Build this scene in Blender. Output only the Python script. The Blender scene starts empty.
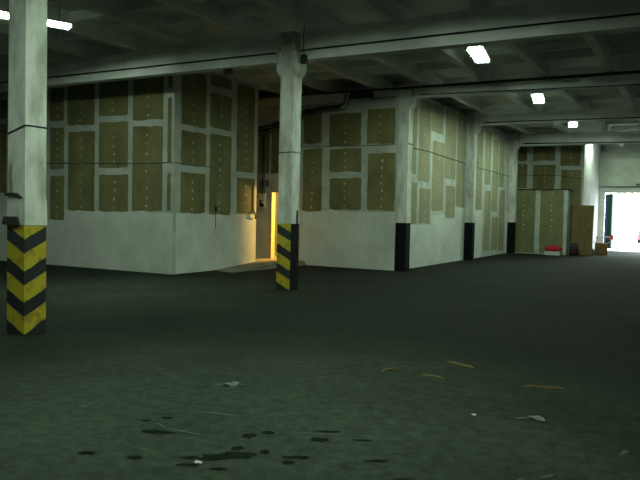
import bpy, math, random
from mathutils import Vector, Matrix

SC = bpy.context.scene
COL = SC.collection
random.seed(7)

# ------------------------------------------------------------------ camera
cam_d = bpy.data.cameras.new('camera')
cam_d.sensor_width = 36.0
cam_d.lens = 39.12
cam_d.clip_end = 300
cam = bpy.data.objects.new('camera', cam_d)
COL.objects.link(cam)
F = Vector((-0.48223, 0.87516, -0.03949)).normalized()
R = Vector((0.8754, 0.4829, 0.0226))
R = (R - F * R.dot(F)).normalized()
U = R.cross(F)
m3 = Matrix((R, U, -F)).transposed()
cam.matrix_world = Matrix.Translation((0, 0, 1.5286)) @ m3.to_4x4()
SC.camera = cam

# ------------------------------------------------------------------ world and exposure
w = bpy.data.worlds.new('world')
SC.world = w
w.use_nodes = True
wn = w.node_tree
bg = wn.nodes['Background']
bg.inputs['Color'].default_value = (0.86, 0.97, 1.0, 1)
bg.inputs['Strength'].default_value = 12.0
SC.view_settings.view_transform = 'Standard'
SC.view_settings.look = 'None'
SC.view_settings.gamma = 1
SC.view_settings.exposure = 0.0
SC.view_settings.use_curve_mapping = False
SC.cycles.use_denoising = True
SC.cycles.max_bounces = 8
SC.cycles.diffuse_bounces = 5
SC.cycles.sample_clamp_indirect = 4.0
LAMP = 310.0            # tube emission
WARM = 5600.0            # bulb in the room behind the doorway


# ------------------------------------------------------------------ materials
def mat(name, col, rough=0.85, var=0.0, scale=3.0, col2=None, detail=6, bump=0.0, metal=0.0, spec=0.3,
        stretch=(1, 1, 1), lo=0.35, hi=0.65):
    m = bpy.data.materials.new(name)
    m.use_nodes = True
    nt = m.node_tree
    b = nt.nodes['Principled BSDF']
    b.inputs['Base Color'].default_value = (*col, 1)
    b.inputs['Roughness'].default_value = rough
    b.inputs['Metallic'].default_value = metal
    b.inputs['Specular IOR Level'].default_value = spec
    if var or col2:
        if col2 is None:
            col2 = tuple(c * (1 - var) for c in col)
        geo = nt.nodes.new('ShaderNodeNewGeometry')
        mp = nt.nodes.new('ShaderNodeVectorMath')
        mp.operation = 'MULTIPLY'
        mp.inputs[1].default_value = stretch
        nt.links.new(geo.outputs['Position'], mp.inputs[0])
        n = nt.nodes.new('ShaderNodeTexNoise')
        n.inputs['Scale'].default_value = scale
        n.inputs['Detail'].default_value = detail
        n.inputs['Roughness'].default_value = 0.62
        nt.links.new(mp.outputs[0], n.inputs['Vector'])
        r = nt.nodes.new('ShaderNodeValToRGB')
        r.color_ramp.elements[0].position = lo
        r.color_ramp.elements[0].color = (*col2, 1)
        r.color_ramp.elements[1].position = hi
        r.color_ramp.elements[1].color = (*col, 1)
        nt.links.new(n.outputs['Fac'], r.inputs['Fac'])
        nt.links.new(r.outputs['Color'], b.inputs['Base Color'])
        if bump:
            bp_ = nt.nodes.new('ShaderNodeBump')
            bp_.inputs['Strength'].default_value = bump
            bp_.inputs['Distance'].default_value = 0.02
            nt.links.new(n.outputs['Fac'], bp_.inputs['Height'])
            nt.links.new(bp_.outputs['Normal'], b.inputs['Normal'])
    return m


def emit(name, col, strength):
    m = bpy.data.materials.new(name)
    m.use_nodes = True
    b = m.node_tree.nodes['Principled BSDF']
    b.inputs['Base Color'].default_value = (0.8, 0.8, 0.8, 1)
    b.inputs['Emission Color'].default_value = (*col, 1)
    b.inputs['Emission Strength'].default_value = strength
    return m


def opal_mat():
    m = bpy.data.materials.new('opal_lamp_skirt')
    m.use_nodes = True
    nt = m.node_tree
    nt.nodes.remove(nt.nodes['Principled BSDF'])
    out = nt.nodes['Material Output']
    d = nt.nodes.new('ShaderNodeBsdfDiffuse')
    d.inputs['Color'].default_value = (0.8, 0.82, 0.8, 1)
    t = nt.nodes.new('ShaderNodeBsdfTranslucent')
    t.inputs['Color'].default_value = (0.8, 0.82, 0.8, 1)
    mx = nt.nodes.new('ShaderNodeMixShader')
    mx.inputs['Fac'].default_value = 0.75
    nt.links.new(d.outputs[0], mx.inputs[1])
    nt.links.new(t.outputs[0], mx.inputs[2])
    nt.links.new(mx.outputs[0], out.inputs['Surface'])
    return m


def floor_mat():
    m = mat('dirty_concrete', (0.0215, 0.0285, 0.0215), 0.95, scale=0.55, col2=(0.0105, 0.0155, 0.0105), detail=9,
            bump=0.25, spec=0.08, lo=0.3, hi=0.7)
    nt = m.node_tree
    b = nt.nodes['Principled BSDF']
    ramp = next(n for n in nt.nodes if n.type == 'VALTORGB')
    geo = next(n for n in nt.nodes if n.type == 'NEW_GEOMETRY')
    n2 = nt.nodes.new('ShaderNodeTexNoise')
    n2.inputs['Scale'].default_value = 9.0
    n2.inputs['Detail'].default_value = 8.0
    n2.inputs['Roughness'].default_value = 0.75
    nt.links.new(geo.outputs['Position'], n2.inputs['Vector'])
    r2 = nt.nodes.new('ShaderNodeValToRGB')
    r2.color_ramp.elements[0].position = 0.3
    r2.color_ramp.elements[0].color = (0.45, 0.45, 0.45, 1)
    r2.color_ramp.elements[1].position = 0.75
    r2.color_ramp.elements[1].color = (1.6, 1.5, 1.5, 1)
    nt.links.new(n2.outputs['Fac'], r2.inputs['Fac'])
    mx = nt.nodes.new('ShaderNodeMix')
    mx.data_type = 'RGBA'
    mx.blend_type = 'MULTIPLY'
    mx.inputs['Factor'].default_value = 1
    nt.links.new(ramp.outputs['Color'], mx.inputs['A'])
    nt.links.new(r2.outputs['Color'], mx.inputs['B'])
    # light painted into the floor colour: brighter near the camera and gateway, dimmer elsewhere
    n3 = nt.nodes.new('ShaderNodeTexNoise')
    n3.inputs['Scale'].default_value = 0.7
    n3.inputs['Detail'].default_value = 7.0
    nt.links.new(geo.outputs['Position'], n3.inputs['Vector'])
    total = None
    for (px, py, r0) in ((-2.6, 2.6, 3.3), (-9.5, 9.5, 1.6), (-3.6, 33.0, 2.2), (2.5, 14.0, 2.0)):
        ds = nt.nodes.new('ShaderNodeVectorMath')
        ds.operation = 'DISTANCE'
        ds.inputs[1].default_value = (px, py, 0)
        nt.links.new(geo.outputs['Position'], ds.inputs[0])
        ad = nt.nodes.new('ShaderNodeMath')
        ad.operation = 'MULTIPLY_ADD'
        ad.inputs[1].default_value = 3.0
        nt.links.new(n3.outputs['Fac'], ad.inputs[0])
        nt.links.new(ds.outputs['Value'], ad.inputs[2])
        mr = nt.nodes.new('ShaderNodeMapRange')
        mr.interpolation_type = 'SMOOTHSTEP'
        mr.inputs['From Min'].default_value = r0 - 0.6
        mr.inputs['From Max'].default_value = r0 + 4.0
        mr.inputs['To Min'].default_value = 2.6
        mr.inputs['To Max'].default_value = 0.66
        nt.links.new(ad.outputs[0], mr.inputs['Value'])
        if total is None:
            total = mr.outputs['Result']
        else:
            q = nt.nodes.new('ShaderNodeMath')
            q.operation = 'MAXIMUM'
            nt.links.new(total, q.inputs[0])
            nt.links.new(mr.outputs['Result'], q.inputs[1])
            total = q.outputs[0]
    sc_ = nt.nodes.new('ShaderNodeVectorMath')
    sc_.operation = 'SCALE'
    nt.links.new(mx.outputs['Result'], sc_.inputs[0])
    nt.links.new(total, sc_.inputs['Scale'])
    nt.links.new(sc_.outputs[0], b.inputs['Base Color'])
    return m


def stripe_mat():
    """black and yellow chevrons that meet at the column's near corner (object space)"""
    m = bpy.data.materials.new('hazard_stripes')
    m.use_nodes = True
    nt = m.node_tree
    b = nt.nodes['Principled BSDF']
    b.inputs['Roughness'].default_value = 0.6
    tc = nt.nodes.new('ShaderNodeTexCoord')
    d = nt.nodes.new('ShaderNodeVectorMath')
    d.operation = 'DOT_PRODUCT'
    d.inputs[1].default_value = (0.5, -0.5, 1.0)
    nt.links.new(tc.outputs['Object'], d.inputs[0])
    n = nt.nodes.new('ShaderNodeTexNoise')
    n.inputs['Scale'].default_value = 7
    n.inputs['Detail'].default_value = 7
    nt.links.new(tc.outputs['Object'], n.inputs['Vector'])
    a = nt.nodes.new('ShaderNodeMath')
    a.operation = 'MULTIPLY_ADD'
    a.inputs[1].default_value = 0.05
    nt.links.new(n.outputs['Fac'], a.inputs[0])
    nt.links.new(d.outputs['Value'], a.inputs[2])
    add = nt.nodes.new('ShaderNodeMath')
    add.operation = 'ADD'
    add.inputs[1].default_value = -0.165 - 0.025 + 4 * 0.375
    nt.links.new(a.outputs[0], add.inputs[0])
    md = nt.nodes.new('ShaderNodeMath')
    md.operation = 'MODULO'
    md.inputs[1].default_value = 0.375
    nt.links.new(add.outputs[0], md.inputs[0])
    gt = nt.nodes.new('ShaderNodeMath')
    gt.operation = 'LESS_THAN'
    gt.inputs[1].default_value = 0.205
    nt.links.new(md.outputs[0], gt.inputs[0])
    # worn yellow
    r = nt.nodes.new('ShaderNodeValToRGB')
    r.color_ramp.elements[0].position = 0.28
    r.color_ramp.elements[0].color = (0.16, 0.12, 0.012, 1)
    r.color_ramp.elements[1].position = 0.5
    r.color_ramp.elements[1].color = (0.50, 0.40, 0.02, 1)
    nt.links.new(n.outputs['Fac'], r.inputs['Fac'])
    mx = nt.nodes.new('ShaderNodeMix')
    mx.data_type = 'RGBA'
    mx.inputs['A'].default_value = (0.012, 0.018, 0.022, 1)
    nt.links.new(gt.outputs[0], mx.inputs['Factor'])
    nt.links.new(r.outputs['Color'], mx.inputs['B'])
    nt.links.new(mx.outputs['Result'], b.inputs['Base Color'])
    return m


M = {}
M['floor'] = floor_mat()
M['ceil'] = mat('sooty_ceiling_paint', (0.82, 0.83, 0.80), 0.9, scale=0.9, col2=(0.62, 0.64, 0.61), detail=8)
M['beam'] = mat('whitewashed_beam', (0.82, 0.83, 0.80), 0.9, scale=1.6, col2=(0.62, 0.64, 0.61), detail=8)
M['column'] = mat('whitewashed_column', (0.70, 0.71, 0.66), 0.9, scale=4.5, col2=(0.38, 0.39, 0.34), detail=9,
                  bump=0.3, stretch=(1, 1, 0.35), lo=0.34, hi=0.6)
M['plaster'] = mat('joint_compound', (0.52, 0.55, 0.51), 0.9, scale=2.2, col2=(0.36, 0.39, 0.35), detail=6)
M['paint'] = mat('white_wall_paint', (0.68, 0.70, 0.66), 0.85, scale=1.3, col2=(0.54, 0.56, 0.52), detail=7)
M['board'] = mat('brown_drywall_paper', (0.215, 0.195, 0.09), 0.95, scale=1.6, col2=(0.135, 0.125, 0.055), detail=5,
                 stretch=(1, 1, 0.6))
M['board2'] = mat('greenish_drywall_paper', (0.205, 0.205, 0.105), 0.95, scale=2.0, col2=(0.155, 0.155, 0.078), detail=5)
M['board3'] = mat('lit_drywall_paper', (0.31, 0.30, 0.19), 0.95, scale=2.0, col2=(0.25, 0.235, 0.145), detail=5)  # same paper lightened: overexposure and grazing sheen put into the colour
M['dab'] = mat('screw_plaster', (0.50, 0.52, 0.46), 0.9)
M['black'] = mat('black_paint', (0.006, 0.008, 0.010), 0.8, scale=6, col2=(0.022, 0.022, 0.018), lo=0.25, hi=0.42, spec=0.08)
M['stripes'] = stripe_mat()
M['strap'] = mat('dark_steel_strap', (0.03, 0.032, 0.03), 0.6)
M['cable'] = mat('black_cable', (0.012, 0.013, 0.013), 0.6)
M['greycable'] = mat('grey_cable', (0.16, 0.17, 0.16), 0.7)
M['pipe'] = mat('dark_conduit', (0.02, 0.024, 0.024), 0.5)
M['opal'] = opal_mat()
M['tray'] = mat('white_lamp_reflector', (0.85, 0.87, 0.85), 0.5)
M['lampback'] = mat('grey_lamp_back', (0.3, 0.31, 0.3), 0.6)
M['tube'] = emit('fluorescent_tube', (0.75, 1.0, 0.75), LAMP)
M['dimtube'] = emit('dim_fluorescent_tube', (0.77, 1.0, 0.76), LAMP * 0.66)
M['bulb'] = emit('warm_bulb', (1.0, 0.57, 0.11), WARM)
M['boxlit'] = mat('warm_lit_enclosure', (0.85, 0.80, 0.66), 0.6, var=0.3, scale=12)  # brighter, warmer colour carries the doorway light on the box
M['dark'] = mat('dark_plastic', (0.02, 0.02, 0.02), 0.6)
M['white'] = mat('white_plastic', (0.75, 0.76, 0.74), 0.6)
M['frame'] = mat('wood_frame', (0.55, 0.42, 0.2), 0.7, var=0.25, scale=8)
M['roomwall'] = mat('cream_room_wall', (0.20, 0.19, 0.15), 0.9, var=0.15)
M['ramp'] = mat('pale_concrete_ramp', (0.22, 0.21, 0.18), 0.9, var=0.5, scale=4, bump=0.3)
M['door'] = mat('brown_wood_door', (0.19, 0.14, 0.05), 0.6, var=0.35, scale=2.5, stretch=(6, 6, 0.6))
M['redcloth'] = mat('red_cloth', (0.50, 0.02, 0.05), 0.8, var=0.4, scale=14)
M['card'] = mat('cardboard', (0.26, 0.15, 0.07), 0.9, var=0.3, scale=6)
M['bag'] = mat('white_bag', (0.7, 0.72, 0.72), 0.6, var=0.2, scale=10)
M['darkbag'] = mat('dark_purple_bag', (0.05, 0.025, 0.04), 0.7, var=0.4, scale=10)
M['gate'] = mat('dark_green_gate', (0.018, 0.06, 0.05), 0.6, var=0.3, scale=4)
M['gateblue'] = mat('blue_gate_edge', (0.05, 0.07, 0.22), 0.6)
M['panel'] = mat('grey_gate_panel', (0.42, 0.44, 0.38), 0.7, var=0.25, scale=1.5)
M['endwall'] = mat('pale_end_wall', (0.60, 0.60, 0.55), 0.9, var=0.3, scale=1.2)
M['dim'] = mat('grimy_wall', (0.30, 0.32, 0.29), 0.9, var=0.4, scale=1.0)
M['oil'] = mat('oil_stain', (0.014, 0.019, 0.014), 1.0, var=0.3, scale=12, spec=0.0)
M['scuff'] = mat('pale_scuff', (0.09, 0.105, 0.095), 0.9, var=0.4, scale=20)
M['wood'] = mat('splintered_wood', (0.20, 0.16, 0.05), 0.8, var=0.3, scale=20)
M['paper'] = mat('dirty_paper', (0.2, 0.23, 0.21), 0.85, var=0.3, scale=20)
M['yard'] = mat('pale_yard_concrete', (0.55, 0.55, 0.52), 0.9, var=0.2, scale=0.6)
M['leaf'] = mat('tree_leaves', (0.50, 0.52, 0.30), 0.8, var=0.4, scale=4)
M['bark'] = mat('bark', (0.3, 0.26, 0.2), 0.9)
M['barrier'] = mat('barrier_paint', (0.30, 0.32, 0.36), 0.5)
M['barrierred'] = mat('barrier_red', (0.42, 0.05, 0.06), 0.6)
M['rubber'] = mat('black_rubber', (0.01, 0.01, 0.01), 0.8)
M['glass'] = mat('dark_glass', (0.02, 0.025, 0.03), 0.1)


# ------------------------------------------------------------------ mesh builder
class MB:
    def __init__(self):
        self.v, self.f, self.mi, self.mats = [], [], [], []

    def slot(self, m):
        if m not in self.mats:
            self.mats.append(m)
        return self.mats.index(m)

    def face(self, pts, m):
        i = len(self.v)
        self.v += [tuple(p) for p in pts]
        self.f.append(tuple(range(i, i + len(pts))))
        self.mi.append(self.slot(m))

    def box(self, x0, x1, y0, y1, z0, z1, m, top=None):
        """axis box; top=(dx0,dx1,dy0,dy1) insets for the top face"""
        t = top or (0, 0, 0, 0)
        i = len(self.v)
        self.v += [(x0, y0, z0), (x1, y0, z0), (x1, y1, z0), (x0, y1, z0),
                   (x0 + t[0], y0 + t[2], z1), (x1 - t[1], y0 + t[2], z1), (x1 - t[1], y1 - t[3], z1), (x0 + t[0], y1 - t[3], z1)]
        s = self.slot(m)
        for q in ((0, 3, 2, 1), (4, 5, 6, 7), (0, 1, 5, 4), (1, 2, 6, 5), (2, 3, 7, 6), (3, 0, 4, 7)):
            self.f.append(tuple(i + k for k in q))
            self.mi.append(s)

    def tube(self, pts, r, m, n=8, caps=True):
        pts = [Vector(p) for p in pts]
        s = self.slot(m)
        rings = []
        for k, p in enumerate(pts):
            a = pts[max(0, k - 1)]
            b = pts[min(len(pts) - 1, k + 1)]
            d = (b - a).normalized()
            up = Vector((0, 0, 1)) if abs(d.z) < 0.9 else Vector((1, 0, 0))
            e1 = d.cross(up).normalized()
            e2 = e1.cross(d)
            rr = r[k] if isinstance(r, (list, tuple)) else r
            i = len(self.v)
            for j in range(n):
                t = 2 * math.pi * j / n
                self.v.append(tuple(p + (e1 * math.cos(t) + e2 * math.sin(t)) * rr))
            rings.append(i)
        for a, b in zip(rings, rings[1:]):
            for j in range(n):
                k = (j + 1) % n
                self.f.append((a + j, a + k, b + k, b + j))
                self.mi.append(s)
        if caps:
            self.f.append(tuple(rings[0] + j for j in reversed(range(n))))
            self.mi.append(s)
            self.f.append(tuple(rings[-1] + j for j in range(n)))
            self.mi.append(s)

    def blob(self, c, r, m, seed=0, seg=12, rings=8, rough=0.18, flat=True):
        """lumpy closed body; r = (rx, ry, rz); flat keeps it on its base"""
        rnd = random.Random(seed)
        ph = [(rnd.uniform(0, 6.28), rnd.uniform(0, 6.28), rnd.randint(2, 4), rnd.randint(1, 3)) for _ in range(4)]
        s = self.slot(m)
        i = len(self.v)
        for a in range(rings + 1):
            t = math.pi * a / rings
            for b in range(seg):
                p = 2 * math.pi * b / seg
                k = 1 + rough * sum(math.sin(n1 * p + p1) * math.sin(n2 * t + p2) for p1, p2, n1, n2 in ph) / 2
                z = math.cos(t) * r[2] * k
                if flat:
                    z = max(z, -r[2] * 0.7)
                self.v.append((c[0] + math.sin(t) * math.cos(p) * r[0] * k, c[1] + math.sin(t) * math.sin(p) * r[1] * k, c[2] + z))
        for a in range(rings):
            for b in range(seg):
                q = (b + 1) % seg
                self.f.append((i + a * seg + b, i + (a + 1) * seg + b, i + (a + 1) * seg + q, i + a * seg + q))
                self.mi.append(s)

    def build(self, name, parent=None, loc=None, smooth=False):
        me = bpy.data.meshes.new(name)
        me.from_pydata(self.v, [], self.f)
        for m in self.mats:
            me.materials.append(M[m])
        for p, k in zip(me.polygons, self.mi):
            p.material_index = k
            p.use_smooth = smooth
        me.update()
        o = bpy.data.objects.new(name, me)
        COL.objects.link(o)
        if parent:
            o.parent = parent
        if loc:
            o.location = loc
        return o


def thing(name, label, cat, loc=(0, 0, 0), rz=0.0, group=None):
    o = bpy.data.objects.new(name, None)
    o.empty_display_size = 0.1
    COL.objects.link(o)
    o.location = loc
    o.rotation_euler = (0, 0, rz)
    return tag(o, label, cat, group)


def tag(o, label, cat, group=None):
    o['label'] = label
    o['category'] = cat
    o['kind'] = 'thing'
    if group:
        o['group'] = group
    return o


def struct(o):
    o['kind'] = 'structure'
    return o


def dup(root, loc, label=None):
    r = root.copy()
    COL.objects.link(r)
    r.location = loc
    if label:
        r['label'] = label
    for ch in list(root.children):
        c = ch.copy()
        COL.objects.link(c)
        c.parent = r
        for g in ch.children:
            d = g.copy()
            COL.objects.link(d)
            d.parent = c
    return r


# ------------------------------------------------------------------ drywalled walls
def ragged(u0, u1, z0, z1, rnd, step=0.16, j=0.014, cut=0.04):
    """outline of a bare board patch between smeared joints"""
    pts = []
    c = [rnd.uniform(0.3, 1) * cut for _ in range(4)]
    sl = rnd.uniform(-0.02, 0.02)
    w_, h_ = u1 - u0, z1 - z0
    nu, nz = max(2, int(w_ / step)), max(2, int(h_ / step))
    c = [min(k, w_ * 0.2, h_ * 0.2) for k in c]
    for k in range(nu + 1):
        pts.append((u0 + c[0] + (w_ - c[0] - c[1]) * k / nu, z0 + rnd.uniform(-1, 1.6) * j))
    for k in range(nz + 1):
        pts.append((u1 + rnd.uniform(-1, 1) * j * 0.6, z0 + c[1] + (h_ - c[1] - c[2]) * k / nz))
    for k in range(nu + 1):
        pts.append((u1 - c[2] - (w_ - c[2] - c[3]) * k / nu, z1 + rnd.uniform(-1, 1) * j - sl * (0.5 - k / nu)))
    for k in range(nz + 1):
        pts.append((u0 + rnd.uniform(-1, 1) * j * 0.6, z1 - c[3] - (h_ - c[3] - c[0]) * k / nz))
    return pts


def drywall(name, axis, plane, u0, u1, ztop, rects, out, paint_z, th=0.12, seed=1, board='board', bare=(), z0=0.0, dabs=True):
    """axis 'y': the face is y=plane, u runs along x, out=-1 faces -y; axis 'x': face x=plane, u along y, out=+1 faces +x"""
    rnd = random.Random(seed)
    b = MB()

    def P(u, z, d=0.0):
        return (u, plane + out * d, z) if axis == 'y' else (plane + out * d, u, z)
    lo, hi = sorted((plane, plane - out * th))
    if axis == 'y':
        b.box(u0, u1, lo, hi, z0, ztop, 'plaster')
    else:
        b.box(lo, hi, u0, u1, z0, ztop, 'plaster')

    def poly(pts, d, m):
        q = [P(u, z, d) for u, z in pts]
        if (axis == 'y' and out > 0) or (axis == 'x' and out < 0):
            q.reverse()
        b.face(q, m)
    for (a, c, za, zb) in rects:
        poly(ragged(a, c, za, min(zb, ztop - 0.005), rnd), 0.0015, board)
        if not dabs:
            continue
        wd = c - a
        if wd > 0.4:
            n = int((min(zb, ztop) - za) / 0.21)
            uc = a + wd * rnd.uniform(0.46, 0.54)
            for k in range(n):
                zc = za + 0.12 + 0.21 * k + rnd.uniform(-0.025, 0.025)
                if zc > min(zb, ztop) - 0.06:
                    continue
                rr = rnd.uniform(0.016, 0.032)
                uu = uc + rnd.uniform(-0.015, 0.015)
                poly([(uu + rr * math.cos(t * 0.785) * rnd.uniform(0.7, 1.2), zc + rr * math.sin(t * 0.785) * rnd.uniform(0.7, 1.5))
                      for t in range(8)], 0.003, 'dab')
    if paint_z:
        # roller-painted lower zone with an uneven upper edge, broken where bare boards run lower
        n = int((u1 - u0) / 0.14)
        top = []
        for k in range(n + 1):
            u = u0 + (u1 - u0) * k / n
            top.append((u, paint_z + rnd.uniform(-0.03, 0.03)))
        for k in range(n):
            ua, ub = top[k][0], top[k + 1][0]
            za, zb = top[k][1], top[k + 1][1]
            for (a, c, zz) in bare:
                if ua >= a - 0.07 and ub <= c + 0.07:
                    za = zb = zz
            if za > z0 + 0.03:
                poly([(ua, z0 + 0.002), (ub, z0 + 0.002), (ub, zb), (ua, za)], 0.0008, 'paint')
    return struct(b.build(name))


L1 = [(-17.25, -16.75, 3.9, 4.4), (-17.25, -16.75, 1.86, 3.75), (-16.6, -15.2, 3.95, 4.5), (-16.6, -15.9, 1.86, 3.8), (-15.8, -15.2, 1.3, 3.8),
      (-15.04, -14.52, 3.74, 4.59), (-15.03, -14.5, 2.49, 3.58), (-15.01, -14.49, 1.18, 2.32), (-14.39, -13.42, 3.6, 4.64),
      (-14.35, -13.4, 1.43, 3.44), (-13.27, -12.3, 3.78, 4.63), (-13.26, -12.28, 2.51, 3.63), (-13.24, -12.26, 1.43, 2.35),
      (-12.14, -11.18, 3.63, 4.69), (-12.13, -11.18, 1.46, 3.48), (-11.05, -10.92, 4.34, 4.71), (-11.04, -10.92, 2.6, 4.13),
      (-11.03, -10.92, 1.49, 2.37)]
L2 = [(12.8, 13.73, 3.53, 4.83), (12.81, 13.75, 2.58, 3.4), (12.81, 13.73, 1.44, 2.41), (13.88, 14.78, 3.59, 4.45), (13.86, 14.76, 4.63, 4.9),
      (13.9, 14.8, 1.41, 3.44), (15.02, 15.84, 2.57, 4.88), (15.07, 15.9, 1.44, 2.41)]
R1 = [(-10.2, -9.61, 3.49, 4.5), (-10.2, -9.57, 1.55, 3.34), (-9.36, -8.37, 3.4, 4.3), (-9.34, -8.34, 2.68, 3.33), (-9.31, -8.32, 1.62, 2.51),
      (-8.19, -7.36, 3.43, 4.38), (-8.14, -7.32, 1.61, 3.18), (-11.74, -11.1, 2.64, 4.0), (-11.72, -11.2, 2.25, 2.46)]
R2a = [(17.9, 18.71, 2.67, 4.73), (17.9, 18.85, 1.26, 2.45), (18.89, 19.84, 2.5, 4.9), (19.03, 19.96, 1.27, 2.3), (19.91, 20.96, 4.03, 4.95),
       (20.06, 21.13, 1.66, 3.78), (21.16, 22.26, 2.69, 4.95), (21.38, 22.34, 1.44, 2.48), (22.41, 23.3, 1.83, 4.95)]
R2b = [(24.63, 25.46, 1.75, 4.71), (25.75, 26.57, 2.72, 4.77), (25.85, 26.76, 0.2, 2.49), (26.84, 27.69, 1.72, 4.51), (26.95, 27.88, 0.19, 1.51),
       (27.8, 28.59, 2.71, 4.6), (28.0, 28.87, 0.16, 2.61)]
FAR = [(-7.3, -6.87, 3.98, 4.6), (-7.27, -6.84, 2.8, 3.85), (-6.61, -5.69, 3.97, 4.6), (-6.58, -5.66, 2.3, 3.81), (-5.46, -4.64, 3.74, 4.6),
       (-5.41, -4.59, 1.6, 3.57)]
CUB = [(-7.16, -6.22, 0.03, 2.65), (-6.02, -5.08, 0.03, 2.65)]

XB = -7.118                       # column line
CY = [5.616 + 6 * k for k in range(5)]
CY[2] -= 0.07

# ------------------------------------------------------------------ floor (with its stains and scuffs), ramp, ceiling, shell
fb = MB()
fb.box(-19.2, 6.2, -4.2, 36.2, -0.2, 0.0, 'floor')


def stain(c, a, b_, rot, m, seed, n=14, z=0.0012):
    rnd = random.Random(seed)
    pts = []
    for k in range(n):
        t = 2 * math.pi * k / n
        q = rnd.uniform(0.6, 1.15)
        x, y = a * math.cos(t) * q, b_ * math.sin(t) * q
        pts.append((c[0] + x * math.cos(rot) - y * math.sin(rot), c[1] + x * math.sin(rot) + y * math.cos(rot), z))
    fb.face(pts, m)


k = 0
for (x, y, a, b_) in [(-2.65, 3.87, .065, .06), (-2.58, 4.0, .055, .045), (-2.57, 3.44, .15, .075), (-2.5, 3.53, .11, .07), (-2.57, 3.62, .05, .05),
                      (-2.62, 3.37, .07, .04), (-2.72, 3.33, .06, .035), (-2.66, 3.22, .085, .03), (-2.2, 4.06, .07, .055), (-2.14, 3.7, .06, .04),
                      (-2.20, 3.66, .07, .03), (-2.16, 3.58, .05, .035), (-2.24, 4.24, .1, .03), (-3.46, 3.75, .05, .03), (-3.2, 3.6, .13, .05),
                      (-3.38, 3.88, .05, .03), (-2.38, 3.66, .04, .05), (-2.43, 3.51, .045, .03), (-3.3, 3.05, .07, .03), (-3.0, 3.15, .06, .03),
                      (-1.95, 4.2, .08, .02), (-2.45, 3.27, .06, .02), (-1.7, 3.9, .1, .02), (-1.45, 3.7, .08, .018)]:
    k += 1
    stain((x, y), a, b_, 0.45, 'oil', 100 + k, z=0.001 + 0.0002 * k)
for (x, y, a, b_, r_) in [(-3.16, 4.16, .24, .012, .2), (-3.02, 3.70, .2, .012, .05), (-3.3, 3.72, .08, .012, -.3), (-2.3, 4.15, .2, .008, .4), (-3.6, 4.9, .11, .035, .5),
                          (-3.52, 4.98, .06, .02, .1), (-4.1, 3.76, .05, .008, 1.3), (-4.08, 3.74, .06, .008, .1), (-1.12, 5.34, .09, .03, .5), (-1.07, 5.42, .06, .012, 1.2),
                          (-0.9, 4.0, .1, .02, 1.2), (-0.75, 4.2, .07, .02, 1.0), (-0.4, 4.9, .06, .02, 1.3), (-3.05, 3.28, .02, .02, 0)]:
    k += 1
    stain((x, y), a, b_, r_, 'scuff', 200 + k, z=0.001 + 0.0002 * k)
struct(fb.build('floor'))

rb = MB()
x0, x1 = -10.85, -10.1
rb.v += [(x0, 14.15, 0.001), (x1, 13.9, 0.001), (x1 + .1, 17.39, 0.001), (x0, 17.39, 0.001), (x0, 16.0, .13), (x1, 16.0, .13), (x1, 17.39, .13), (x0, 17.39, .13),
         (-11.9, 16.01, 0.001), (-11.9, 17.39, 0.001), (-11.9, 16.01, .13), (-11.9, 17.39, .13)]
for q in [(0, 1, 5, 4), (4, 5, 6, 7), (1, 2, 6, 5), (2, 3, 7, 6), (0, 3, 2, 1), (0, 4, 7, 3), (4, 7, 11, 10)]:
    rb.f.append(q)
    rb.mi.append(rb.slot('ramp'))
ro = struct(rb.build('trim_1'))

cb = MB()
cb.box(-19.2, 6.2, -4.2, 36.2, 5.3, 5.45, 'ceil')
x = -6.55 - 1.5 * 8
while x < 6:
    cb.box(x - 0.09, x + 0.09, -4.1, 36.1, 4.985, 5.3, 'ceil', top=(-.04, -.04, 0, 0))
    x += 1.5
y = -3.4
while y < 36:
    if min(abs(y - (5.616 + 6 * q)) for q in range(-2, 6)) > 0.3:
        cb.box(-19.1, 6.1, y - 0.05, y + 0.05, 5.13, 5.3, 'ceil')
    y += 1.0
struct(cb.build('ceiling'))

for q, y in enumerate([-0.384] + [5.616 + 6 * t for t in range(5)]):
    bb = MB()
    for (a, c) in ((-19.1, XB - 0.26), (XB + 0.26, 6.1)):
        zb = 4.42 if q < 3 else 4.64 if q < 5 else 4.5
        bb.box(a, c, y - 0.12, y + 0.12, zb, 4.86, 'beam')
        bb.box(a, c, y - 0.12, y + 0.12, 4.86, 4.98, 'beam', top=(0, 0, .06, .06))
    struct(bb.build('beam'))

sb = MB(); sb.box(-19.2, -19.0, -4.2, 36.2, 0, 5.3, 'dim'); struct(sb.build('wall_left'))
sb = MB(); sb.box(6.0, 6.2, -4.2, 36.2, 0, 5.3, 'dim'); struct(sb.build('wall_right'))
sb = MB(); sb.box(-19.0, 6.0, -4.2, -4.0, 0, 5.3, 'dim'); struct(sb.build('wall_back'))

# left block
drywall('wall_left_front', 'y', 12.55, -19.0, -10.85, 4.97, L1, -1, 1.45, seed=3,
        bare=[(-17.4, -15.9, 1.86), (-15.05, -14.5, 1.18)])
drywall('wall_left_side', 'x', -10.85, 12.67, 16.0, 4.97, L2, +1, 1.44, seed=4)
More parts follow.
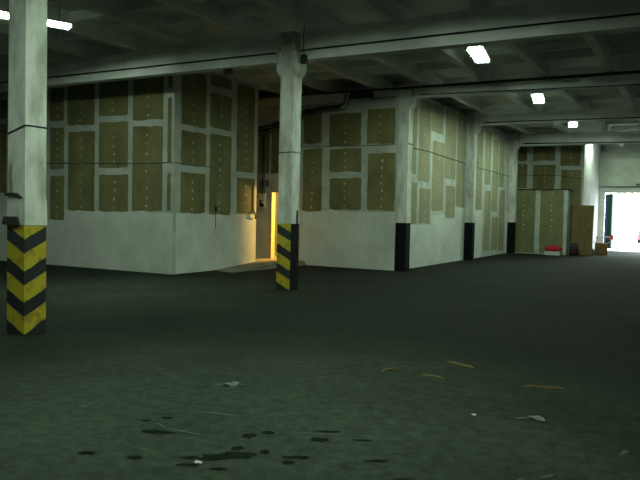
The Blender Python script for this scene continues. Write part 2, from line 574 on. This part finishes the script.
# right block, split at the doorway and at the column
DX0, DX1, DZ = -11.27, -10.26, 2.14
drywall('wall_block_front', 'y', 17.4, DX1, -7.28, 4.62, R1[:7], -1, 1.58, seed=5)
hb = MB()
drywall('wall_door_side', 'y', 17.4, -13.6, DX0, 4.62, [r for r in R1[7:]][:0] + [(-11.74, -11.36, 2.64, 4.0), (-11.72, -11.36, 2.25, 2.46)], -1, 1.9, seed=6)
drywall('wall_door_head', 'y', 17.4, DX0, DX1, 4.62, [(-11.3, -10.3, 2.64, 4.2)], -1, 0, seed=8, z0=DZ)
drywall('wall_block_side', 'x', -7.24, 17.72, 23.44, 4.97, R2a, +1, 1.55, seed=9, board='board3',
        bare=[(17.8, 20.0, 1.24), (21.38, 22.34, 1.42), (22.36, 23.4, 1.8)])
drywall('wall_block_side', 'x', -7.24, 23.8, 29.44, 4.97, R2b, +1, 1.75, seed=10, board='board3',
        bare=[(25.6, 28.95, 0.0)])
# far partition and cubicle
drywall('wall_far', 'y', 31.0, -8.2, -4.5, 4.75, FAR, -1, 0, seed=11)
sb = MB(); sb.box(-4.62, -4.5, 31.12, 35.98, 0, 5.28, 'paint'); struct(sb.build('wall_far_side'))
sb = MB(); sb.box(-8.2, -4.62, 31.12, 31.2, 4.76, 5.28, 'plaster'); struct(sb.build('wall_far_head'))
drywall('wall_cubicle', 'y', 29.95, -7.26, -4.93, 2.67, CUB, -1, 0, seed=12, board='board2', th=0.08)
sb = MB(); sb.box(-5.01, -4.93, 30.03, 30.98, 0, 2.67, 'plaster')
sb.box(-7.3, -4.90, 29.92, 30.98, 2.67, 2.72, 'dark'); struct(sb.build('wall_cubicle_side'))

# end wall with the gateway
GX0, GX1, GZ = -3.98, -0.6, 2.79
sb = MB()
sb.box(-19, -4.62, 36.0, 36.2, 0, 5.3, 'endwall')
sb.box(-4.62, GX0 - .25, 36.0, 36.2, 0, GZ + .0, 'endwall')
sb.box(-4.62, GX1, 36.0, 36.2, GZ, 3.06, 'endwall')
sb.box(-4.62, GX1 + .3, 36.0, 36.2, 3.06, 5.3, 'endwall')
sb.box(GX1, 6, 36.0, 36.2, 0, 3.06, 'endwall')
sb.box(GX1 + .3, 6, 36.0, 36.2, 3.06, 5.3, 'endwall')
struct(sb.build('wall_end'))

t = thing('sectional_gate', 'grey raised sectional gate panel above the bright gateway', 'gate', (-2.5, 35.92, 3.09))
b = MB()
b.box(-2.02, 2.1, -.03, .03, 0, 1.62, 'panel')
gp = b.build('gate_panel', t)
b = MB(); b.box(-2.02, 2.1, -.05, .05, -.02, .0, 'cable'); b.build('bottom_seal', t)
b = MB(); b.box(-2.05, 2.12, -.05, .07, 1.36, 1.42, 'lampback'); b.build('cross_rail', t)
b = MB(); b.box(-.36, -.22, -.07, -.03, .06, .13, 'dark'); b.build('handle', gp)

t = thing('gate_leaf', 'dark green gate leaf with blue edge standing open at the bright gateway', 'gate', (-4.1, 36.15, 0))
b = MB(); b.box(-.02, .2, .06, .95, .1, 2.74, 'gate'); b.build('leaf_panel', t)
b = MB(); b.box(-.12, -.02, .03, .95, .1, 2.74, 'gateblue'); b.build('edge_strip', t, None)
for z in (.3, 1.4, 2.5):
    b = MB()
    b.tube([(-.1, .02, z - .06), (-.1, .02, z + .06)], .02, 'strap')
    b.build('hinge', t)

# ------------------------------------------------------------------ the warm room behind the doorway
sb = MB()
sb.box(-13.6, -13.48, 17.52, 20.6, 0, 2.8, 'roomwall')
sb.box(-8.9, -8.78, 17.52, 20.6, 0, 2.8, 'roomwall')
sb.box(-13.48, -8.9, 20.48, 20.6, 0, 2.8, 'roomwall')
sb.box(-13.6, -8.78, 17.52, 20.6, 2.8, 2.9, 'roomwall')
sb.box(-13.48, -8.9, 17.53, 20.48, 0.0, .06, 'ramp')
struct(sb.build('wall_room'))
sb = MB()
sb.box(DX0, DX0 + .05, 17.36, 17.54, .07, DZ, 'frame')
sb.box(DX1 - .05, DX1, 17.36, 17.54, .07, DZ, 'frame')
sb.box(DX0 + .05, DX1 - .05, 17.36, 17.54, DZ - .05, DZ, 'frame')
struct(sb.build('door_1'))
t = thing('pendant_bulb', 'warm bare bulb hanging inside the room behind the lit doorway', 'lamp', (-9.95, 18.9, 2.8))
b = MB(); b.tube([(0, 0, 0), (0, 0, -.65)], .006, 'cable'); b.build('cord', t)
b = MB(); b.tube([(0, 0, -.65), (0, 0, -.74)], .02, 'dark'); b.build('socket', t)
b = MB(); b.blob((0, 0, -.81), (.08, .08, .08), 'bulb', rough=0, flat=False); b.build('bulb', t, smooth=True)

# ------------------------------------------------------------------ columns
clabels = ['whitewashed column at far left with black and yellow V chevrons at its base',
           'whitewashed column with slanted yellow stripes standing before the lit doorway',
           'whitewashed column with plain black base at the near corner of the drywall block',
           'whitewashed column with plain black base halfway along the drywall block side',
           'farthest whitewashed column with black base beside the drywall cubicle']
for i, y in enumerate(CY):
    t = thing('column', clabels[i], 'column', (XB, y, 0), group='columns in one line')
    b = MB()
    s = .15
    dz = 0 if i < 2 else .22          # the farther beams sit higher
    b.box(-s, s, -s, s, 1.62, 4.13 + dz, 'column')
    b.box(-s, s, -s, s, 4.60 + dz, 4.975, 'column')
    b.build('shaft', t)
    b = MB()
    b.box(-.162, .162, -.16, .16, 1.30, 1.618, 'column', top=(.006, .006, .006, .006))
    b.build('collar', t)
    b = MB()
    n0 = len(b.v)
    b.box(-.16, .16, -.155, .155, 4.13 + dz, 4.25 + dz, 'column', top=(-.09, -.09, 0, 0))
    b.box(-.25, .25, -.155, .155, 4.25 + dz, 4.60 + dz, 'column', top=(.04, .04, 0, 0))
    b.build('corbel_head', t)
    b = MB()
    q = .155
    if i == 0:
        b.box(-q, q, -q, q, 0, 1.298, 'stripes')
    elif i == 1:
        b.box(-q, q, -q, q, 0, 1.298, 'stripes')
        b.mi[3] = b.slot('black')          # the side towards the aisle is plain black
    else:
        b.box(-q, q, -q, q, 0, 1.298, 'black')
    b.build('painted_base', t)
    if i in (0, 1):
        z = 2.47 if i == 0 else 2.68
        b = MB()
        q = .156
        for (a, c) in (((-q, -q), (q, -q)), ((q, -q), (q, q)), ((q, q), (-q, q)), ((-q, q), (-q, -q))):
            dz = -.09 if i == 0 else -.01
            b.tube([(a[0], a[1], z + (dz if a[0] < 0 else 0)), (c[0], c[1], z + (dz if c[0] < 0 else 0))], .009 if i == 0 else .007, 'strap', n=6)
        b.build('strap', t)
    if i == 0:
        b = MB()
        b.tube([(-.18, -.158, 1.66), (-.06, -.18, 1.67), (.05, -.17, 1.66), (.1, -.158, 1.62)], .018, 'strap')
        b.build('wire_loop', t)
        b = MB()
        b.box(-.20, .08, -.2, -.157, 1.30, 1.40, 'dark', top=(.02, .04, .01, 0))
        b.build('bracket', t)
        b = MB()
        b.tube([(-.09, -.158, 2.02), (-.1, -.16, 1.85), (-.08, -.16, 1.68)], .008, 'greycable')
        b.build('wire', t)
    if i == 1:
        b = MB()
        b.box(.163, .18, .04, .075, 1.3, 1.56, 'dark')
        b.build('cable_clip', t)

# ------------------------------------------------------------------ fluorescent lamps
t = thing('ceiling_lamp', 'fluorescent ceiling lamp nearest the camera, largest of the right-hand row in view', 'lamp', (-4.28, 14.5, 4.90), group='fluorescent ceiling lamps')
b = MB()
b.box(-.155, .155, -.63, .63, .055, .085, 'lampback')
b.build('housing', t)
b = MB()
b.box(-.145, .145, -.62, .62, .045, .0549, 'tray')
for sx in (-1, 1):
    b.face([(sx * .145, -.62, .045), (sx * .145, .62, .045), (sx * .155, .63, -.006), (sx * .155, -.63, -.006)], 'opal')
for sy in (-1, 1):
    b.face([(-.145, sy * .62, .045), (.145, sy * .62, .045), (.155, sy * .63, -.022), (-.155, sy * .63, -.022)], 'opal')
b.build('reflector', t)
for x in (-.1, -.034, .034, .1):
    b = MB()
    b.tube([(x, -.59, .022), (x, .59, .022)], .013, 'tube', n=8)
    b.build('tube', t)
for y in (-.45, .45):
    b = MB()
    b.tube([(0, y, .085), (0, y, .40)], .006, 'strap', n=6)
    b.build('hanger', t)
t.rotation_euler = (0, 0, math.radians(9))
lamp0 = t
dup(lamp0, (-4.28, 20.5, 4.90), 'fluorescent ceiling lamp second in the right-hand row, middle of the three bright ones')
dup(lamp0, (-4.28, 26.5, 4.90), 'fluorescent ceiling lamp third in the right-hand row, the smallest bright rectangle')
dup(lamp0, (-4.28, 32.5, 4.90), 'fluorescent ceiling lamp at the far end beside the white partition edge')
l5 = dup(lamp0, (-10.88, 8.72, 4.90), 'fluorescent ceiling lamp at far left, half hidden behind the striped column')
l5.rotation_euler = (0, 0, math.radians(-24))
l7 = None
for x, y in ((-2.9, 4.0), (-4.28, 8.5)):  # first one is added off the row to brighten the near floor
    l7 = dup(lamp0, (x, y, 4.90), 'unseen fluorescent ceiling lamp above the frame')
l6 = dup(lamp0, (-10.65, 2.5, 4.90), 'fluorescent ceiling lamp of the left row, outside the frame')
for o in (l5, l6, l7):                       # left row and one right-row lamp dimmed to balance the wall light
    for ch in o.children:
        if ch.name.startswith('tube'):
            ch.material_slots[0].link = 'OBJECT'
            ch.material_slots[0].material = M['dimtube']


# ------------------------------------------------------------------ cables, pipes, boxes
def sag(pts, n=6, d=0.02):
    out = []
    for a, c in zip(pts, pts[1:]):
        a, c = Vector(a), Vector(c)
        for k in range(n):
            f_ = k / n
            p = a.lerp(c, f_)
            p.z -= d * 4 * f_ * (1 - f_)
            out.append(p)
    out.append(Vector(pts[-1]))
    return out


def cable(name, pts, r, m, label, cat='cable', n=6, group=None, parts=False):
    b = MB()
    b.tube(pts, r, m, n=n)
    return tag(b.build(name, smooth=True), label, cat, group)


yb = CY[1] - .12 - .022
cable('power_cable', [(-19, yb, 4.6), (-12, yb, 4.6), (-7.6, yb, 4.6), (-7.385, yb, 4.595)], .016, 'cable',
      'black cable along the nearest ceiling beam, left of the striped middle column')
cable('power_cable', [(-6.85, yb, 4.59), (-6.6, yb, 4.6), (-3, yb, 4.61), (1, yb, 4.6), (6, yb, 4.6)], .016, 'cable',
      'black cable along the nearest ceiling beam, right of the striped middle column')
y2 = 17.616 - .12 - .115
cable('conduit_pipe', [(-11.7, y2 - .05, 4.82), (-11.66, y2 - .05, 4.9), (-11, y2 - .05, 4.91), (-7.4, y2 - .05, 4.88), (-2, y2 - .05, 4.87), (6, y2 - .05, 4.85)], .036, 'pipe',
      'thick black conduit running along the second beam above the drywall corner', 'pipe')
y2c = 17.616 - .12 - .03
cable('power_cable', [(-6.7, y2c, 4.7), (-5.07, y2c, 4.67), (-1.4, y2c, 4.61), (6, y2c, 4.55)], .014, 'cable',
      'thin black cable low on the second beam below the thick conduit')
cable('power_cable', [(-8.1, 17.38, 4.66), (-7.36, 17.38, 4.68)], .014, 'cable', 'short black cable just left of the corner column head')
y3 = 23.616 - .12 - .035
cable('power_cable', [(-6.68, y3, 4.70), (-5.4, y3, 4.7), (-1.8, y3, 4.66), (6, y3, 4.6)], .02, 'cable', 'black cable along the third beam before the middle bright lamp')
y4 = 29.616 - .12 - .05
cable('power_cable', [(-6.68, y4, 4.58), (-5, y4, 4.56), (-1, y4, 4.5), (6, y4, 4.46)], .025, 'cable', 'black cable along the farthest beam above the cubicle')
# pipe bundle that bends up beside the doorway
for k, (dz, dy) in enumerate([(0, 0), (-.1, .0), (-.2, .0)]):
    pts = [(-11.78, 17.3 + dy, 4.0 + dz), (-11.05, 17.3 + dy, 4.09 + dz), (-10.6, 17.3 + dy, 4.24 + dz), (-10.18, 17.3 + dy, 4.40 + dz * .9), (-9.63, 17.3 + dy, 4.50 + dz * .7),
           (-9.0, 17.3 + dy, 4.51 + dz * .6)]
    if k == 0:
        pts += [(-8.88, 17.3, 4.56), (-8.84, 17.3, 4.7), (-8.80, 17.3, 4.83)]
    elif k == 2:
        pts += [(-8.80, 17.3, 4.42), (-8.74, 17.3, 4.55), (-8.70, 17.3, 4.8)]
    cable('conduit_pipe', pts, .03 if k < 2 else .022, 'pipe' if k < 2 else 'greycable',
          ['topmost dark pipe of the bent bundle above the lit doorway', 'middle dark pipe of the bent bundle above the lit doorway',
           'lowest thin pale pipe of the bent bundle above the lit doorway'][k], 'pipe', n=8, group='bent pipe bundle above the doorway')
t = thing('junction_box', 'dark junction box on the second beam at the pipe bundle top', 'box', (-8.35, 17.31, 4.69))
b = MB(); b.box(-.34, .34, -.08, .08, 0, .16, 'dark', top=(.02, .02, .01, .01)); b.build('enclosure', t)
b = MB(); b.box(-.3, .3, -.09, -.08, .02, .13, 'strap'); b.build('cover', t)

cable('wall_cable', sag([(-10.3, 17.385, 3.43), (-8.7, 17.385, 3.40), (-7.34, 17.385, 3.41)], d=.01), .010, 'greycable', 'thin grey cable across the drywall front between doorway and corner column')
cable('wall_cable', sag([(-6.955, 17.40, 3.43), (-6.955, 17.72, 3.42), (-7.0, 17.74, 3.415), (-7.225, 17.9, 3.41), (-7.225, 19.6, 3.42), (-7.225, 22.8, 3.34), (-7.225, 23.4, 3.31)], d=.012), .011, 'cable',
      'thin dark cable sloping along the drywall side, nearer bay')
cable('wall_cable', sag([(-7.225, 23.82, 3.30), (-7.225, 26.9, 3.27), (-7.225, 29.4, 3.22)], d=.02), .011, 'cable', 'thin dark cable along the drywall side, farther bay')
cable('wall_cable', sag([(-7.3, 30.98, 3.37), (-5.4, 30.98, 3.33), (-4.52, 30.98, 3.2)], d=.02), .012, 'cable', 'thin dark cable across the far partition above the cubicle')
cable('wall_cable', [(-18.9, 12.535, 2.68), (-14.04, 12.535, 2.65), (-11.68, 12.535, 2.61), (-10.86, 12.535, 2.62)], .011, 'greycable', 'thin dark cable across the left drywall front behind the chevron column')
cable('wall_cable', [(-10.835, 12.6, 2.62), (-10.835, 13.4, 2.60), (-10.835, 14.16, 2.61)], .011, 'greycable', 'thin dark cable on the drywall side left of the doorway')
t = thing('wall_switch', 'small switch on a vertical drop cable on the drywall left of doorway', 'switch', (-10.85, 14.16, 0))
b = MB(); b.tube([(.014, 0, 2.60), (.014, 0, 1.62)], .009, 'greycable'); b.tube([(.014, 0, 1.5), (.014, 0, 1.05)], .008, 'cable'); b.build('drop_cable', t)
b = MB(); b.box(.001, .04, -.035, .035, 1.5, 1.62, 'dark', top=(0, .01, .005, .005)); b.build('switch_body', t)

t = thing('electrical_box', 'pale electrical box on the wall beside the lit doorway', 'electrical box', (-11.56, 17.4, 0))
b = MB(); b.box(-.15, .12, -.10, -.001, 1.62, 2.06, 'boxlit', top=(.005, .005, .01, 0)); eb = b.build('enclosure', t)
b = MB(); b.box(-.04, .09, -.115, -.10, 1.66, 1.86, 'dark'); b.build('breaker_window', eb)
b = MB(); b.box(.03, .13, -.125, -.1151, 1.76, 1.84, 'white'); b.build('white_label', eb)
for x in (-.09, .0, .08):
    b = MB(); b.tube([(x, -.05, 2.06), (x, -.03, 3.9)], .02, 'greycable' if x else 'pipe'); b.build('conduit', t)
t = thing('pull_handle', 'dark handle hanging at the drywall end left of the electrical box', 'handle', (-10.85, 15.86, 1.36))
b = MB(); b.tube([(.015, -.03, .18), (.06, -.02, .12), (.07, .02, .02), (.03, .06, -.04)], .022, 'dark'); b.build('grip', t, smooth=True)
b = MB(); b.tube([(.012, -.03, .15), (.012, -.05, .95)], .012, 'pipe'); b.build('cord', t)

t = thing('drop_box', 'small dark box hanging on a thin cord at the striped middle column head', 'box', (-6.70, CY[1] - .24, 4.32))
b = MB(); b.box(-.05, .06, -.05, .05, 0, .16, 'dark', top=(.01, .01, .01, .01)); b.build('body', t)
b = MB(); b.tube([(0, 0, .16), (-.02, 0, .5), (.01, .0, .98)], .009, 'cable'); b.build('cord', t)
t = thing('beam_bracket', 'dark lump of wiring under the nearest beam, left of the middle column', 'wiring box', (-8.66, 11.66, 4.27))
b = MB(); b.blob((0, 0, .1), (.12, .1, .09), 'dark', seed=5); b.build('body', t)
b = MB(); b.tube([(0, 0, .14), (0, .05, .22)], .02, 'strap'); b.build('hook', t)

# ------------------------------------------------------------------ far end: door leaf, boxes, bags
t = thing('door_leaf', 'brown wooden door leaf leaning upright beside the drywall cubicle', 'door', (-4.44, 30.64, 0.0))
t.rotation_euler = (math.radians(-4), 0, 0)
b = MB(); b.box(-.43, .43, -.02, .02, 0, 2.08, 'door'); dp = b.build('panel', t)
b = MB()
for (xa, xb, za, zb) in ((-.43, -.38, 0, 2.08), (.38, .43, 0, 2.08), (-.38, .38, 0, .1), (-.38, .38, 1.98, 2.08)):
    b.box(xa, xb, -.028, -.0201, za, zb, 'door')
b.build('edge_moulding', t)
b = MB(); b.box(-.47, -.431, -.03, .03, 0, 2.10, 'dark'); b.build('edge_strip', t)  # dark strip standing in for the shaded gap beside the leaf
b = MB(); b.tube([(.36, -.03, 1.0), (.36, -.07, 1.0), (.26, -.07, 1.0)], .012, 'strap'); b.build('handle', dp)

t = thing('board_offcut', 'narrow brown board leaning against the cubicle front above the red bundle', 'board', (-5.24, 29.86, 0))
t.rotation_euler = (math.radians(-2.5), 0, 0)
b = MB(); b.box(-.12, .12, -.012, .012, .002, 1.62, 'board'); b.build('sheet', t)

t = thing('supply_tray', 'low white box against the cubicle front with a red bundle on it', 'box', (-5.38, 29.6, 0))
b = MB()
b.box(-.30, .30, -.17, .17, 0, .13, 'white', top=(-.02, -.02, -.02, -.02)); b.build('carton', t)
b = MB(); b.box(-.25, .25, -.2, .2, .13, .15, 'white'); b.build('lid', t)
b = MB()
b.blob((-5.38, 29.6, .25), (.34, .18, .14), 'redcloth', seed=3, rough=.22)
tag(b.build('red_bundle', smooth=True), 'crumpled red bundle lying on the low white box', 'cloth bundle')

t = thing('cardboard_box', 'brown cardboard box on the floor beside the bright gateway', 'box', (-3.78, 31.6, 0), rz=.25)
b = MB(); b.box(-.23, .23, -.2, .2, 0, .50, 'card'); b.build('carton', t)
for s in (-1, 1):
    b = MB(); b.face([(s * .23, -.2, .50), (s * .23, .2, .50), (s * .34, .2, .56), (s * .34, -.2, .56)], 'card')
    b.face([(s * .222, -.2, .495), (s * .222, .2, .495), (s * .342, .2, .555), (s * .342, -.2, .555)], 'card'); b.build('flap', t)

b = MB(); b.blob((-4.2, 31.5, .14), (.13, .13, .19), 'bag', seed=8, rough=.25)
tag(b.build('plastic_bag', smooth=True), 'small white plastic bag on the floor left of the cardboard box', 'bag')
b = MB(); b.blob((-4.66, 30.25, .2), (.19, .15, .27), 'darkbag', seed=9, rough=.25)
tag(b.build('dark_bag', smooth=True), 'dark purple bag on the floor at the foot of the door leaf', 'bag')

# ------------------------------------------------------------------ litter on the floor
for (x, y, ln, rz, lab) in [(-2.64, 6.28, .20, 1.1, 'yellowish wood splinter on the floor, leftmost of the four'),
                            (-2.13, 6.9, .34, -.35, 'longest yellowish wood splinter on the floor, farthest of the four'),
                            (-2.19, 6.23, .22, .1, 'yellowish wood splinter on the floor between the leftmost and longest ones'),
                            (-1.19, 6.41, .36, .3, 'dull wood splinter on the floor, rightmost of the four')]:
    t = MB()
    t.box(-ln / 2, ln / 2, -.014, .014, .001, .016, 'wood', top=(.03, .05, .004, .004))
    t.box(-ln / 3, ln / 6, .012, .024, .001, .010, 'wood', top=(.02, .06, .002, .002))
    o = tag(t.build('wood_splinter', None, (x, y, 0)), lab, 'wood splinter', 'wood splinters on the floor')
    o.rotation_euler = (0, 0, rz)
for i, (x, y, s, lab) in enumerate([(-1.05, 5.36, .06, 'flattened pale paper scrap on the floor at the right'),
                                    (-3.56, 4.92, .06, 'crumpled grey paper scrap on the floor in the middle'),
                                    (-1.49, 5.22, .02, 'tiny white paper crumb on the floor right of centre'),
                                    (-2.62, 3.29, .025, 'tiny white paper crumb beside the dark oil stains')]):
    b = MB()
    b.blob((0, 0, s * .18), (s, s * .8, s * .25), 'paper' if s > .03 else 'white', seed=30 + i, rough=.5, seg=9, rings=6)
    o = tag(b.build('paper_scrap', None, (x, y, .001)), lab, 'paper scrap', 'paper scraps on the floor')
    o.rotation_euler = (0, 0, i * 1.1)

# ------------------------------------------------------------------ yard outside the gateway
b = MB(); b.box(-40, 30, 36.2, 90, -.25, -.02, 'yard'); struct(b.build('ground_yard'))
t = thing('barrier', 'low grey barrier arm with red end block beside the bright gateway jamb', 'barrier', (-4.15, 35.55, 0))
b = MB(); b.tube([(-.36, 0, .66), (.24, 0, .67)], .03, 'barrier'); b.build('arm', t)
b = MB(); b.box(.24, .44, -.09, .09, .55, .78, 'barrierred', top=(.04, .04, .02, .02)); b.build('end_block', t)
b = MB(); b.tube([(-.3, 0, 0), (-.3, 0, .63)], .03, 'barrier'); b.box(-.4, -.2, -.1, .1, 0, .03, 'barrier'); b.build('post', t)
t = thing('parked_car', 'small red car parked in the bright yard at the picture edge', 'car', (-3.0, 52, -.02))
b = MB()
b.box(-.8, .8, -2, 2, .25, .8, 'barrierred', top=(.06, .06, .1, .1))
b.box(-.74, .74, -1.2, 1.4, .8, 1.35, 'barrierred', top=(.15, .15, .5, .4))
b.build('body', t)
b = MB(); b.box(-.62, .62, -1.03, -.98, .86, 1.22, 'glass', top=(.1, .1, .3, -.3)); b.build('window', t)
for x in (-.72, .72):
    for y in (-1.3, 1.3):
        b = MB(); b.tube([(x - .09, y, .3), (x + .09, y, .3)], .3, 'rubber', n=14); b.build('wheel', t)


def tree(x, y, h, r, seed, lab):
    rnd = random.Random(seed)
    t = thing('tree', lab, 'tree', (x, y, -.02), group='trees beyond the yard')
    b = MB(); b.tube([(0, 0, 0), (.1, 0, h * .35), (0, .1, h * .7)], [.18, .14, .06], 'bark')
    for k in range(5):
        a = k * 1.26
        b.tube([(.05, 0, h * (.35 + .06 * k)), (math.cos(a) * r * .7, math.sin(a) * r * .7, h * (.6 + .05 * k))], [.07, .02], 'bark', n=5)
    b.build('trunk', t)
    b = MB()
    for k in range(1400):
        d = Vector((rnd.gauss(0, 1), rnd.gauss(0, 1), rnd.gauss(0, 1))).normalized() * (r * rnd.uniform(.3, 1) ** .6)
        c = Vector((d.x, d.y, h * .66 + d.z * 1.1))
        e1 = Vector((rnd.gauss(0, 1), rnd.gauss(0, 1), rnd.gauss(0, 1))).normalized() * rnd.uniform(.12, .22)
        e2 = e1.cross(Vector((rnd.gauss(0, 1), rnd.gauss(0, 1), rnd.gauss(0, 1))).normalized()) * .6
        b.face([c - e1, c + e2, c + e1, c - e2], 'leaf')
    b.build('crown', t)


tree(-5.2, 62, 6.0, 2.3, 1, 'leafy tree in the bright yard seen left in the gateway')
tree(-1.6, 66, 6.5, 2.6, 2, 'leafy tree in the bright yard seen right in the gateway')
